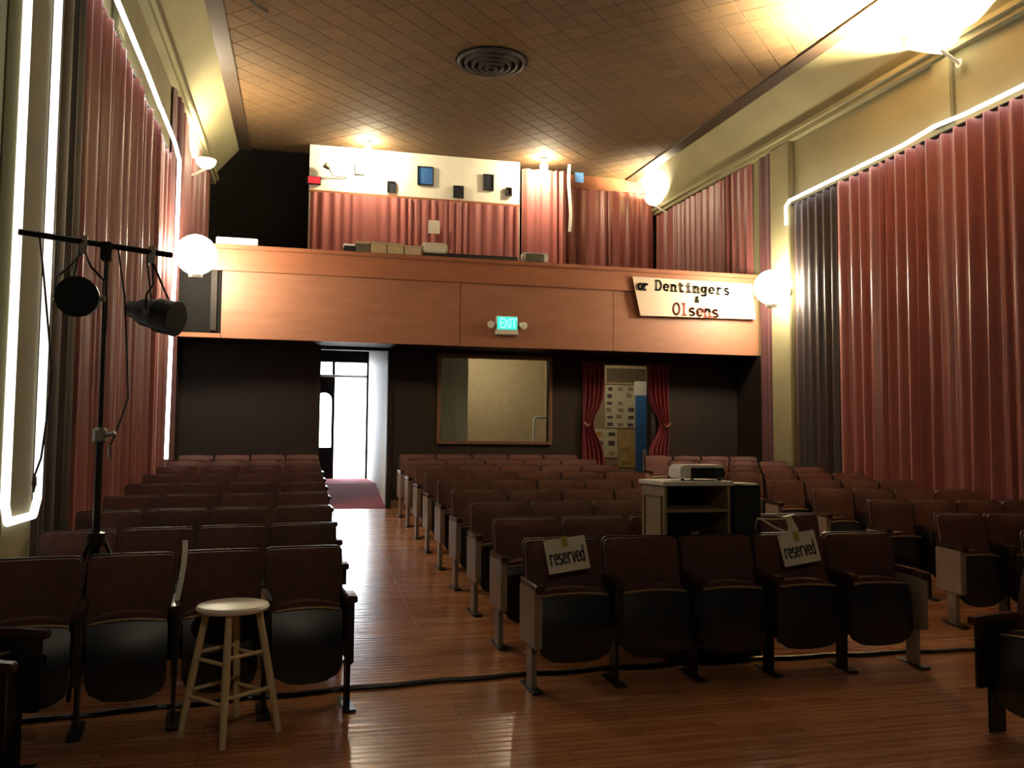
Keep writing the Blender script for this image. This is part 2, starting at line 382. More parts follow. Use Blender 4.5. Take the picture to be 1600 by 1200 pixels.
# ------------------------------------------------------------------ curtains
def curtain(name, label, axis, fixed, a0, a1, z0, z1, inward, m, seed, amp=.055, pitch=.20, group=None, nz=5, parent=None, ztop=None):
    rnd = random.Random(seed); L = a1-a0; nf = max(2, int(L/pitch)); edges = [0]
    for k in range(nf): edges.append(edges[-1]+rnd.uniform(.55, 1.5))
    edges = [e/edges[-1]*L for e in edges]; sub = 8
    cols = []
    for k in range(nf):
        A = amp*rnd.uniform(.55, 1.25); sk = rnd.uniform(-.25, .25); dr = rnd.uniform(-.03, .03)
        for q in range(sub):
            t = q/sub; ph = (t+sk*t*(1-t))*2*PI
            cols.append((edges[k]+(edges[k+1]-edges[k])*t, A*(.5-.5*math.cos(ph)), dr*math.sin(PI*t)))
    cols.append((L, 0, 0)); b = MB(); w = len(cols)
    for th in (0, 1):
        for j in range(nz+1):
            v = j/nz
            for (s_, d, dr) in cols:
                dd = .03 + d*(1.12-.25*v) - .012*th
                s2 = a0+s_+dr*(1-v)
                zz = z0+((ztop(a0+s_) if ztop else z1)-z0)*v
                b.v.append((fixed+inward*dd, s2, zz) if axis == 'x' else (s2, fixed+inward*dd, zz))
    o = w*(nz+1)
    for j in range(nz):
        for i in range(w-1):
            q = (j*w+i, j*w+i+1, (j+1)*w+i+1, (j+1)*w+i); b.f.append(q); b.f.append(tuple(k+o for k in q[::-1]))
    for i in range(w-1): b.f.append((i, i+1, i+1+o, i+o)); k = nz*w+i; b.f.append((k, k+1, k+1+o, k+o))
    for j in range(nz): k = j*w; b.f.append((k, k+w, k+w+o, k+o)); k = j*w+w-1; b.f.append((k, k+w, k+w+o, k+o))
    ob = b.build(name, m, parent, smooth=True)
    bm = bmesh.new(); bm.from_mesh(ob.data); bmesh.ops.recalc_face_normals(bm, faces=bm.faces); bm.to_mesh(ob.data); bm.free()
    if label: tag(ob, label, 'curtain', group)
    return ob
ZT = 5.07
def rod(par, axis, fixed, a0, a1, z, inward):
    p = [(fixed+inward*.05, a0, z), (fixed+inward*.05, a1, z)] if axis == 'x' else [(a0, fixed+inward*.05, z), (a1, fixed+inward*.05, z)]
    MB().tube(p, .018, 8).build('curtain_rod', M_BLACKMETAL, par)
c = curtain('wall_curtain', 'long crimson curtain in deep folds under the rope light, behind the banner-side seats', 'x', XR, 4.6, 10.32, fz(8)+.25, ZT, -1, M_VELVET, 3, .075, .19); rod(c, 'x', XR, 4.6, 10.3, ZT+.0, -1)
c = curtain('wall_curtain', 'shaded end of the long crimson curtain as dark cloth beside the beige pilaster', 'x', XR, 10.34, 11.40, fz(10)+.2, ZT, -1, M_SHADEDRAPE, 5, .06, .16); rod(c, 'x', XR, 10.34, 11.4, ZT, -1)  # end of the same curtain; its shade is put in as dark cloth
c = curtain('wall_curtain', 'crimson curtain in deep folds behind the lighting stand, edged with rope light', 'x', XL, 7.06, 11.36, fz(9)+.25, ZT, 1, M_VELVET, 8, .075, .19); rod(c, 'x', XL, 7.06, 11.3, ZT, 1)
c = curtain('wall_curtain', 'shaded end of the crimson curtain as dark cloth beside the rope-lit pilaster', 'x', XL, 6.10, 7.03, fz(6)+.2, ZT, 1, M_SHADEDRAPE, 9, .05, .14); rod(c, 'x', XL, 6.1, 7.0, ZT, 1)  # shadowed stretch of curtain made from dark cloth
curtain('wall_curtain', 'dusky crimson curtain on the balcony side wall above the bright globe and banner', 'x', XR, 12.62, 16.52, 3.10, 6.0, -1, M_VELVET, 12, .05, .2, ztop=lambda y: lz(y)-.11)
curtain('wall_curtain', 'dusky crimson curtain on the balcony side wall beside the black corner', 'x', XL, 12.62, 15.9, 3.10, 6.0, 1, M_VELVET, 14, .05, .2, ztop=lambda y: lz(y)-.11)
curtain('wall_curtain', 'narrow purple-brown drape on the wall between rope light and balcony end', 'x', XL, 11.66, 12.4, fz(11.5)+.1, 6.0, 1, mat('plum_drape', (.07, .022, .026), .6, sheen=.2, noise=.15), 15, .05, .2, ztop=lambda y: lz(y)-.11)
curtain('wall_curtain', 'narrow purple-brown drape between the beige pilaster and the banner end of the balcony', 'x', XR, 11.98, 12.4, fz(11.5)+.1, 6.0, -1, MATS['plum_drape'], 16, .04, .14, ztop=lambda y: lz(y)-.11)
curtain('booth_curtain', 'rose curtain hanging below the cream booth wall on the balcony', 'y', BO, .09, 4.02, 3.45, 6.03, -1, M_VELVET2, 21, .045, .17)
# drape bunched at the booth corner
curtain('corner_drape', 'pale-lit rose drape gathered beside the booth under the bare bulb', 'y', BO+.1, 4.10, 5.0, 3.45, 6.82, -1, M_VELVET2, 23, .09, .16)
curtain('alcove_curtain', 'dark crimson curtain in the balcony alcove below the wooden header', 'y', YB-.06, 5.10, XR-.12, 3.10, 6.64, -1, M_VELVET, 27, .07, .2)
# ------------------------------------------------------------------ rope lights
M_ROPE = emission('rope_glow', (1, .96, .88), L_ROPE)
def rope(label, pts, r=.024, m=None):
    P = []
    for i in range(len(pts)-1):
        a, b = Vector(pts[i]), Vector(pts[i+1]); n = max(1, int((b-a).length/.4))
        for k in range(n): P.append(a.lerp(b, k/n))
    P.append(Vector(pts[-1]))
    o = MB().tube(P, r, 8).build('rope_light', m or M_ROPE, smooth=True)
    return tag(o, label, 'rope light')
xr = XR-.16
rope('rope light along the top of the long crimson curtain and its shaded end', [(xr, 4.2, 5.10), (xr, 7.8, 5.11), (xr-.02, 8.25, 5.13), (xr, 8.8, 5.10), (xr, 11.30, 5.10), (xr, 11.40, 5.04), (xr, 11.40, 4.76)])
xl = XL+.16
rope('rope light along the top and end of the crimson curtain behind the lighting stand',
     [(xl, 9.95, 5.12), (xl, 11.0, 5.10), (xl, 11.25, 5.05), (xl, 11.42, 5.02), (xl, 11.42, 4.0), (xl-.03, 11.42, 2.8), (xl-.04, 11.42, 1.25)])
rope('short upper run of rope light over the crimson curtain near the pilaster', [(xl, 6.2, 5.14), (xl, 9.0, 5.14), (xl, 9.88, 5.11)])
xp = XL+.115
rope('rope light outlining the beige pilaster beside the shaded curtain end', [(xp, 5.44, 5.9), (xp, 5.44, 1.12), (xp, 5.50, 1.02), (xp, 5.98, 1.02), (xp, 6.06, 1.12), (xp, 6.06, 3.0), (xp, 6.05, 5.9)], .026, emission('rope_glow_dim', (1, .96, .88), 1.9))

# ------------------------------------------------------------------ lamps
WARM = (1, .84, .55)
def globe_lamp(x, y, z, wall_x, label):
    t = thing('globe_lamp', (wall_x, y, z), label, 'lamp', 'globe lamps at the balcony ends')
    sx = 1 if x > wall_x else -1; d = abs(x-wall_x)
    MB().lathe([(.09, 0), (.09, .02), (.05, .035), (0, .035)], 20, align((0, 0, 0), (sx, 0, 0))).build('wall_plate', M_GREY, t, True)
    MB().tube([(0, 0, 0), (sx*d*.6, 0, -.05), (sx*d, 0, -.16), (sx*d, 0, -.2)], .018, 8).build('arm', M_GREY, t, True)
    MB().lathe([(0, -.24), (.08, -.24), (.09, -.2), (.07, -.17), (0, -.17)], 20, Tm(sx*d, 0, 0)).build('globe_holder', M_GREY, t, True)
    prof = [(max(.0001, .255*math.sin(PI*k/12)), -.255*math.cos(PI*k/12)+.06) for k in range(13)]
    MB().lathe(prof, 24, Tm(sx*d, 0, 0)).build('glass_globe', emission('globe_glow', (1, .86, .62), L_GLOBE), t, True)
    return t
globe_lamp(-1.34, 11.55, 3.79, XL, 'glaring white globe lamp on the wall over the lighting stand side')
globe_lamp(6.78, 11.48, 3.76, XR-.10, 'glaring white globe lamp in front of the banner end, on the pilaster')
def uplight(x, y, z, wall_x, label, strength, glow, r=.17, flap=False):
    t = thing('wall_sconce', (wall_x, y, z), label, 'wall lamp'); sx = 1 if x > wall_x else -1; d = abs(x-wall_x)
    prof = [(max(.0001, r*math.sin(a)), -r*math.cos(a)*.9) for a in [PI/2*k/8 for k in range(9)]]
    prof += [(r-.012, .0), (r-.02, -.02)] + [(max(.0001, (r-.02)*math.sin(a)), -(r-.02)*math.cos(a)*.9) for a in [PI/2*(8-k)/8 for k in range(1, 9)]]
    MB().lathe(prof, 24, Tm(sx*d, 0, 0)).build('glass_bowl', mat('frosted_bowl_%s' % glow, (.8, .75, .6), .5, emit=(1, .85, .6), estr=glow), t, True)
    MB().tube([(0, 0, -r-.12), (sx*d*.5, 0, -r-.06), (sx*d, 0, -r*.9-.005)], .02, 8).build('bracket', M_CREAM, t, True)
    MB().lathe([(.05, 0), (.05, .015), (0, .02)], 16, align((0, 0, -r-.12), (sx, 0, 0))).build('wall_plate', M_CREAM, t, True)
    if flap: MB().slab(lambda u, v, q_: (sx*d+u*.34, .235+.006*q_-.03*u*u, -.12+.14*v), 6, 2).build('shade_flap', M_CREAM, t, True)  # blade added to cut the sconce light towards the back
    b = MB().lathe([(max(.0001, .035*math.sin(PI*k/8)), -.078-.04*math.cos(PI*k/8)) for k in range(9)], 12, Tm(sx*d, 0, 0)).build('bulb', emission('bulb_%s' % strength, WARM, strength*60), t, True)
    return t
p = on_x(1470, 52, XR-.30); uplight(XR-.30, p.y, p.z, XR-.06, 'blazing upward wall sconce above the long crimson curtain', L_FRONT, 12, .20, True)
uplight(XL+.28, 8.3, lz(8.3)-.05, XL+.06, 'upward wall sconce above the crimson curtain behind the lighting stand', .8, 1.0, .2, True)
p = on_x(1022, 308, XR-.33); uplight(XR-.33, p.y, p.z, XR, 'glowing bowl sconce at the corner of the balcony alcove', L_BACK, 5, .19)
p = on_x(322, 250, XL+.25); uplight(XL+.25, p.y, p.z, XL, 'glowing bowl sconce beside the black balcony corner', L_BACK, 5, .15)
def stage_flood(loc, aim, label, L):
    t = thing('stage_flood', loc, label, 'stage light'); dv = Vector(aim)-Vector(loc); A = align((0, 0, 0), dv)
    MB().lathe([(0, -.22), (.12, -.22), (.17, -.1), (.18, .22), (.172, .22), (.16, -.09), (.1, -.2), (0, -.2)], 24, A).build('housing', M_BLACKPL, t, True)
    MB().lathe([(max(.0001, .07*math.sin(PI*k/10)), -.06-.08*math.cos(PI*k/10)) for k in range(11)], 16, A).build('bulb', emission('flood_glow', (1, .86, .62), L), t, True)
    MB().tube([(0, 0, .12), (0, 0, cz(loc[1])-loc[2])], .02, 8).build('hanger', M_BLACKMETAL, t)
stage_flood((.9, -2.2, 4.9), (1.4, 4.7, .4), 'black hooded flood lamp hung over the stage, aimed at the front row', 800)
def bulb_lamp(px, py, y, label):
    p = on_y(px, py, y); z = cz(y)-.01
    t = thing('ceiling_bulb', (p.x, y, z), label, 'lamp', 'bare bulbs on the ceiling above the booth')
    MB().lathe([(0, 0), (.07, 0), (.07, -.02), (.03, -.05), (.028, -.09), (0, -.09)], 16).build('socket', M_WHITEPAINT, t, True)
    MB().lathe([(max(.0001, .075*math.sin(PI*k/10)), -.16+.08*math.cos(PI*k/10)) for k in range(11)], 16).build('bulb', emission('bulb_glow', WARM, L_BULB*10), t, True)
bulb_lamp(575, 225, 15.55, 'bare bulb on the ceiling over the cream booth wall')
bulb_lamp(850, 245, 15.6, 'bare bulb on the ceiling over the gathered rose drape')
def room_lamp(x, y, z, s, label):
    t = thing('ceiling_lamp', (x, y, z), label, 'lamp')
    MB().lathe([(0, 0), (.12, 0), (.12, -.02), (0, -.02)], 20).build('canopy', M_WHITEPAINT, t, True)
    MB().lathe([(.11, -.02), (.10, -.07), (.05, -.1), (.0001, -.11)], 20).build('diffuser', emission('room_glow_%s' % s, (1, .84, .58), s), t, True)
room_lamp(5.4, 14.2, 3.298, 60, 'round ceiling lamp in the lobby beyond the curtained doorway')
room_lamp(2.95, 14.0, 3.298, 170, 'dim round ceiling lamp in the room behind the window')

# ------------------------------------------------------------------ theatre seats
def seat_meshes(P):
    hw = P/2-.012
    def Wt(v, r=.06):   # rounded top corners
        return hw if v < 1-r else hw-.03*(1-math.sqrt(max(0, 1-((v-(1-r))/r)**2)))
    D = {}
    def back(u, v, t):
        v = 1-(1-v)**2.2; x = u*Wt(v); y = .20+.10*v-.02*u*u; z = .42+.45*v
        if t == 0: y -= .018*(1-u**4)*(1-(2*v-1)**6)
        else: y += .035
        return (x, y, z)
    D['backrest'] = MB().slab(back, 8, 8).mesh('backrest', M_SEATRED, True)
    def shell(u, v, t):
        v = 1-(1-v)**2.2; y = .20+.10*v-.02*u*u+.036+.016*t
        return (u*(Wt(v)+.006), y, .30+.58*v)
    D['back_shell'] = MB().slab(shell, 8, 8).mesh('back_shell', M_SHELL, True)
    sw = P/2-.035
    def Wb(v, r=.28):
        return sw if v > r else sw-.085*(1-math.sqrt(max(0, 1-((r-v)/r)**2)))
    def pan(u, v, t):
        y = .035+.04*v-.045*math.sin(PI*v)*(1-.35*u*u)+.03*t
        z = .16+.385*v+.014*v*(1-u*u)-.012*(1-v)*(1-u*u)
        return (u*Wb(v), y, z)
    D['seat_pan'] = MB().slab(pan, 8, 10).mesh('seat_pan', M_PAN, True)
    def cush(u, v, t):
        y = .07+.04*v + (.0 if t == 0 else .08-.02*u*u)
        z = .22+.345*v+.03*v*(1-u*u)
        return (u*(sw-.012), y, z)
    D['cushion'] = MB().slab(cush, 8, 6).mesh('cushion', M_SEATRED, True)
    D['rim'] = MB().tube([(u*(sw-.01), .066+.004*u*u, .548+.016*(1-u*u)) for u in [-1+.2*k for k in range(11)]], .0075, 6).mesh('rim', M_RIM, True)
    def standard(m, w):
        b = MB(); b.box(-w, w, -.06, .27, .26, .615); b.box(-w*.7, w*.7, .02, .14, 0, .26)
        return b.mesh('standard', m, bevel=.008)
    D['standard'] = standard(M_STD, .016); D['end_standard'] = standard(M_ENDP, .024)
    D['foot'] = MB().box(-.035, .035, -.06, .24, 0, .014).mesh('foot', M_STD, bevel=.004)
    D['armrest'] = MB().slab(lambda u, v, t: (u*.028, -.09+.34*v, .655-.04*t-.012*(1-v)**3), 2, 5).mesh('armrest', M_ARM, bevel=.006)
    return D
SEATS = {}
ORD = ['front', 'second', 'third', 'fourth', 'fifth', 'sixth', 'seventh', 'eighth', 'back']
def put(me, name, parent, loc=(0, 0, 0)):
    o = bpy.data.objects.new(name, me); C.objects.link(o); o.parent = parent; o.location = loc; return o
def seat(x, y, rz, P, label, group, right_std=False, end_left=False, end_right=False):
    D = SEATS.setdefault(P, seat_meshes(P))
    t = thing('theatre_seat', (x, y, fz(y)), label, 'theatre seat', group, rz)
    put(D['backrest'], 'backrest', t); put(D['back_shell'], 'back_shell', t)
    p = put(D['seat_pan'], 'seat_pan', t); put(D['cushion'], 'cushion', p); put(D['rim'], 'rim', p)
    for sgn, on, end in ((-1, True, end_left), (1, right_std, end_right)):
        if not on: continue
        s = put(D['end_standard' if end else 'standard'], 'standard', t, (sgn*P/2, 0, 0)); put(D['foot'], 'foot', s); put(D['armrest'], 'armrest', t, (sgn*P/2, 0, 0))
    return t
XC = 2.75
def rowy(k, x): return 5.15+.9*k-.018*(x-XC)**2
def rowrot(x): return math.atan(-.036*(x-XC))
BLOCKS = [('left', .30-4*.46, .46, 4, 'of the block beside the lighting stand'), ('mid', 1.41, .54, 5, 'of the middle block'), ('right', 5.15, .45, 4, 'of the block below the banner')]
ROW1 = []
for bn, x0, P, n, ph in BLOCKS:
    for k in range(9):
        for i in range(n):
            x = x0+P*(i+.5); y = rowy(k, x)
            endL = i == 0 and bn != 'left'; endR = i == n-1 and bn != 'right'
            ob = ORD[k]; grp = 'theatre seats '+ph
            m = n-1-i if bn == 'left' else i
            aisle = 'doorway aisle' if bn == 'mid' else 'aisle'
            lab = ('' if bn == 'left' else 'folded ')+'dark red seat, %s from the %s, %s row %s' % (ORD[m] if m else 'first', aisle, ob, ph)
            if m == 0: lab = 'aisle-end seat on the doorway aisle, %s row %s' % (ob, ph)
            if m == 0 and bn == 'right': lab = 'aisle-end seat with beige side panel, %s row %s' % (ob, ph)
            if bn == 'mid' and i == n-1: lab = 'aisle-end seat on the aisle beyond the projector, %s row %s' % (ob, ph)
            if bn == 'mid' and k == 0 and i == 0: lab = 'aisle-end seat carrying the flat reserved sign, front row of the middle block'
            if bn == 'mid' and k == 0 and i == 3: lab = 'seat with the ribbon-tied reserved sign, front row of the middle block'
            s = seat(x, y, rowrot(x), P, lab, grp, right_std=(i == n-1), end_left=endL, end_right=(endR and bn == 'mid'))
            if k == 0: ROW1.append((bn, i, s))
# seats standing apart
seat(3.70, 3.80, math.radians(-84), .54, 'lone theatre seat turned sideways before the end of the middle block', None, right_std=True)
for y, w_ in ((4.36, 'nearer the front row'), (3.86, 'farther from the front row')):
    seat(-1.27, y, math.radians(78), .46, 'theatre seat along the side wall facing the stool, '+w_, 'sideways seats', right_std=True)

# ------------------------------------------------------------------ lettering
def arc(cx, cy, rx, ry, a0, a1, n=10):
    return [(cx+rx*math.cos(math.radians(a0+(a1-a0)*k/n)), cy+ry*math.sin(math.radians(a0+(a1-a0)*k/n))) for k in range(n+1)]
G = {
 'D': ([[(.12,0),(.12,1)], [(.12,1),(.34,1)]+arc(.34,.5,.32,.5,90,-90)+[(.12,0)]], [(.0,0,.2),(.0,1,.2)]),
 'e': ([[(.1,.35),(.62,.35)], arc(.36,.34,.26,.32,5,318,14)], []),
 'n': ([[(.14,0),(.14,.66)], [(.14,.42)]+arc(.36,.42,.21,.23,160,0)+[(.57,0)]], [(.02,0,.26),(.02,.66,.14),(.45,0,.26)]),
 't': ([[(.3,.9),(.3,.16)]+arc(.46,.16,.16,.16,180,320,6), [(.1,.66),(.58,.66)]], []),
 'i': ([[(.35,0),(.35,.66)], [(.35,.84),(.35,.93)]], [(.15,0,.4),(.17,.66,.18)]),
 'g': ([arc(.34,.38,.23,.27,0,360,14), [(.58,.66),(.58,-.08)]+arc(.35,-.08,.23,.2,0,-160,8)], [(.58,.66,.1)]),
 'r': ([[(.2,0),(.2,.66)], [(.2,.40)]+arc(.42,.44,.2,.22,170,40,6)], [(.06,0,.34),(.06,.66,.16)]),
 's': ([arc(.35,.49,.2,.16,30,270,10)+arc(.35,.17,.22,.16,90,-150,10)], []),
 '&': ([[(.62,0),(.2,.7)]+arc(.33,.82,.15,.16,200,-60,8)+[(.2,.42)]+arc(.32,.22,.22,.22,130,300,8)+[(.64,.42)]], []),
 'O': ([arc(.36,.5,.3,.5,0,360,18)], []),
 'l': ([[(.35,0),(.35,1)]], [(.14,0,.42),(.16,1,.19)]),
 'o': ([arc(.35,.33,.26,.33,0,360,14)], []),
 'v': ([[(.08,.66),(.35,0),(.62,.66)]], [(0,.66,.2),(.5,.66,.2)]),
 'd': ([arc(.32,.33,.24,.32,0,360,14), [(.57,0),(.57,1)]], []),
 'E': ([[(.6,1),(.12,1),(.12,0),(.6,0)], [(.12,.52),(.52,.52)]], []),
 'X': ([[(.08,0),(.64,1)], [(.08,1),(.64,0)]], []), 'I': ([[(.35,0),(.35,1)]], []), 'T': ([[(.35,0),(.35,1)], [(.04,1),(.66,1)]], []),
}
def lettering(mb, text, M, hgt, wt, adv=.72, serif=True, d=.0015, xs=1):      # M: local x right, y up, z outwards
    x = 0
    def seg(p, q):
        p, q = Vector(p)*hgt, Vector(q)*hgt; t = q-p
        if t.length < 1e-6: return
        t.normalize(); nn = Vector((-t.y, t.x))*wt/2; e = t*wt*.3
        pts = [p-e-nn, q+e-nn, q+e+nn, p-e+nn]; mb.prism([(a.x, a.y) for a in pts], d, M)
    for ch in text:
        st, sf = G[ch]
        for s_ in st:
            for a, b in zip(s_[:-1], s_[1:]): seg((a[0]*xs+x, a[1]), (b[0]*xs+x, b[1]))
        if serif:
            for (sx, sy, l) in sf: seg((x+sx*xs, sy), (x+(sx+l)*xs, sy))
        x += adv
    return mb

# banner hung on the balcony front
YBN = BY-.095
q = [on_y(988, 432, YBN), on_y(1175, 444, YBN), on_y(1180, 499, YBN), on_y(1001, 493, YBN)]
t = thing('banner', (q[3].x, YBN, q[3].z), 'cream fabric banner with two family names hung on the balcony front', 'banner')
def bl(u, v):
    a = q[0].lerp(q[1], u); b = q[3].lerp(q[2], u); p = b.lerp(a, v); return p
def bfn(u, v, tt):
    p = bl((u+1)/2, v); w = .008*math.sin(u*5+v*2)
    return (p.x-q[3].x, w-.004+(.006 if tt else 0), p.z-q[3].z)
MB().slab(bfn, 16, 4).build('cloth', mat('banner_cloth', (.80, .62, .46), .8, noise=.05, nscale=3), t, True)
def bm_at(px, py):
    p = on_y(px, py, YBN-.016); o_ = on_y(px+60, py+4, YBN-.016); x = (o_-p).normalized(); z = Vector((0, -1, 0)); y = z.cross(x)
    p = p-Vector(t.location)
    return Matrix(((x.x,y.x,z.x,p.x),(x.y,y.y,z.y,p.y),(x.z,y.z,z.z,p.z),(0,0,0,1)))
SC = 13.3/1350
lettering(MB(), 'Dentingers', bm_at(1024, 453), 15*SC, .028, 1.18*.74).build('lettering', M_INK, t)
lettering(MB(), 'or', bm_at(996, 452), 14*SC, .032, .62).build('lettering', M_INK, t)
lettering(MB(), '&', bm_at(1087, 472), 9*SC, .02).build('lettering', M_INK, t)
lettering(MB(), 'Olsens', bm_at(1051, 491), 18*SC, .03, 1.08*.70).build('lettering', M_REDINK, t)

# emergency exit sign
p = on_y(792, 512, BY-.04)
t = thing('exit_sign', (p.x, BY, p.z), 'glowing green exit sign with two emergency lamp heads on the balcony front', 'exit sign')
box(-.17, .17, -.075, 0, -.11, -.04).build('battery_box', M_CREAM, t, bevel=.008)
box(-.165, .165, -.06, 0, -.04, .17).build('housing', M_CREAM, t, bevel=.008)
lp = box(-.15, .15, -.066, -.06, -.03, .16).build('lit_panel', emission('exit_glow', (.06, .95, .66), 1.15), t)
lettering(MB(), 'EXIT', Matrix(((1,0,0,-.115),(0,0,-1,-.067),(0,1,0,0),(0,0,0,1))), .13, .022, .45, False, .002).build('lettering', emission('exit_letters', (.35, 1, .85), 1.3), lp)
for s_ in (-1, 1):
    MB().lathe([(0, 0), (.045, .0), (.055, .06), (.055, .075), (0, .08)], 16, align((s_*.235, -.02, .05), (s_*.25, -1, -.25))).build('lamp_head', M_CREAM, t, True)
    MB().tube([(s_*.16, -.02, .06), (s_*.235, -.02, .05)], .012, 6).build('lamp_arm', M_CREAM, t)

# ------------------------------------------------------------------ booth ports, signs
def plate(name, px0, px1, py0, py1, y, label, cat, m, pm=None, grp=None, dep=.04):
    a, b = on_y(px0, (py0+py1)/2, y), on_y(px1, (py0+py1)/2, y); c0, c1 = on_y((px0+px1)/2, py0, y), on_y((px0+px1)/2, py1, y)
    w, hh = (b.x-a.x)/2, (c0.z-c1.z)/2
    t = thing(name, ((a.x+b.x)/2, y, c1.z), label, cat, grp)
    f = MB(); e = .018
    f.box(-w, w, -dep, 0, 0, e); f.box(-w, w, -dep, 0, 2*hh-e, 2*hh); f.box(-w, -w+e, -dep, 0, e, 2*hh-e); f.box(w-e, w, -dep, 0, e, 2*hh-e)
    f.build('frame', m, t); box(-w+e, w-e, -dep*.5, 0, e, 2*hh-e).build('pane', pm or m, t)
    return t
M_PORT = mat('port_glass', (.03, .035, .045), .25, noise=.1)
plate('booth_port', 605, 618, 284, 301, BO, 'small dark booth port low on the cream wall next to the grey port', 'port window', M_BLACKPL, M_PORT)
plate('booth_port', 708, 724, 291, 310, BO, 'dark booth port at the curtain edge right of the blue port', 'port window', M_BLACKPL, M_PORT)
plate('booth_port', 755, 771, 273, 298, BO, 'tall dark booth port high on the cream wall', 'port window', M_BLACKPL, M_PORT)
plate('booth_port', 652, 677, 261, 290, BO, 'large blue booth port in a dark frame', 'port window', M_BLACKPL, mat('blue_pane', (.05, .16, .42), .4, noise=.1))
plate('booth_port', 555, 570, 256, 273, BO, 'small grey booth port beside the bare bulb', 'port window', M_GREY, mat('grey_pane', (.3, .32, .28), .5, noise=.1))
plate('wall_box', 790, 799, 294, 307, BO, 'tiny dark switch box at the end of the cream booth wall', 'switch box', M_BLACKPL, dep=.06)
p = on_y(490, 289, BO); t = thing('red_sign', (p.x, BO, p.z), 'small red box sign at the end of the cream booth wall', 'sign')
box(-.13, .13, -.06, 0, 0, .15).build('housing', M_BLACKPL, t, bevel=.006); box(-.10, .115, -.066, -.06, .015, .135).build('face', mat('red_face', (.6, .02, .04), .5, emit=(1, .03, .06), estr=.35), t)
p = on_y(510, 262, BO)
t = thing('wall_bracket', (p.x, BO, p.z), 'small dark spotlight on a bent arm on the cream booth wall', 'spotlight')
MB().lathe([(0, 0), (.035, 0), (.06, .09), (.06, .11), (0, .11)], 14, align((.05, -.12, -.05), (-.8, -.3, .6))).build('lamp_head', mat('olive_metal', (.12, .11, .07), .5, noise=.1), t, True)
MB().tube([(.05, -.12, -.05), (.09, -.10, -.12), (.10, -.05, -.15), (.34, -.03, -.16), (.36, 0, -.16)], .012, 6).build('arm', M_GREY, t)
p = on_y(678, 365, BO-.11)
t = tag(box(-.11, .11, -.003, .003, 0, .25).build('paper_notice', M_PAPER), 'white paper notice pinned to the rose booth curtain', 'paper'); t.location = (p.x, p.y, p.z)
# white pole and blue card right of the corner drape
p = on_y(890, 362, 15.85)
t = thing('hanging_strip', (p.x, 15.85, p.z), 'white hanging strip at the edge of the gathered rose drape', 'cloth strip')
MB().slab(lambda u, v, q_: (u*.03+.02*math.sin(v*6), .01*q_, v*(cz(15.85)-.002-p.z)), 2, 8).build('strip', M_WHITEPAINT, t, True)
p = on_y(905, 285, 16.3)
t = tag(box(-.09, .09, -.004, .004, 0, .2).build('blue_card', mat('blue_card', (.15, .38, .85), .6, noise=.05)), 'small bright blue card hanging by the alcove header', 'card'); t.location = (p.x, 16.3, p.z)

# ------------------------------------------------------------------ things on the balcony rail
RZ = 4.20
def crate(px0, px1, h, label, m, lid=None, dy=.0, dep=.18, cat='box', name='cardboard_box', grp=None):
    a, b = on_y(px0, 395, BY), on_y(px1, 395, BY); w = (b.x-a.x)/2
    t = thing(name, ((a.x+b.x)/2, BY+.03+dy, RZ), label, cat, grp)
    box(-w, w, -dep/2, dep/2, 0, h*.8).build('body', m, t, bevel=.006)
    box(-w-.006, w+.006, -dep/2-.006, dep/2+.006, h*.8, h).build('lid', lid or m, t, bevel=.004)
    return t
crate(537, 554, .11, 'small black case with a white lid at the end of the rail boxes', M_BLACKPL, M_WHITEPAINT)
crate(555, 577, .16, 'dark open-fronted box with a tan top on the balcony rail', mat('dark_olive', (.07, .055, .03), .7, noise=.1), M_KRAFT)
crate(579, 604, .17, 'brown cardboard box on the rail next to the open-fronted box', M_KRAFT)
crate(605, 630, .16, 'tan cardboard box in the middle of the rail boxes', mat('tan_card', (.44, .34, .18), .8, noise=.12))
crate(632, 657, .14, 'pale-labelled cardboard box beside the white bin', mat('pale_card', (.48, .38, .23), .8, noise=.1))
crate(661, 697, .19, 'white box with a dark foot on the balcony rail', M_BLACKPL, None)
a = on_y(679, 390, BY); t = [o for o in bpy.data.objects if o.get('label', '').startswith('white box with')][0]
for ch in list(t.children):
    if ch.name.startswith('lid'): bpy.data.objects.remove(ch)
    else: ch.name = 'foot_tray'; ch.scale.z = .35
box(-.19, .19, -.09, .09, .055, .21).build('bin', mat('ivory_plastic', (.72, .68, .54), .5, noise=.05), t, bevel=.025)
crate(700, 808, .06, 'long black case lying along the balcony rail', M_BLACKPL, M_BLACKPL, cat='case', name='long_case')
a = on_y(836, 405, BY); t = thing('small_monitor', (a.x, BY+.03, RZ), 'small white-cased monitor with a black face on the rail', 'monitor')
box(-.2, .2, -.06, .09, 0, .155).build('case', M_WHITEPAINT, t, bevel=.02); box(-.15, .13, -.07, -.06, .012, .135).build('screen', M_BLACKPL, t, bevel=.003)
a = on_y(370, 385, BY-.05); t = tag(box(-.28, .28, -.06, .06, 0, .11).build('white_block', M_WHITEPAINT, bevel=.01), 'long white block lying on the rail beside the globe lamp', 'board'); t.location = (a.x, BY+.03, RZ)  # plain white block put on the end of the rail

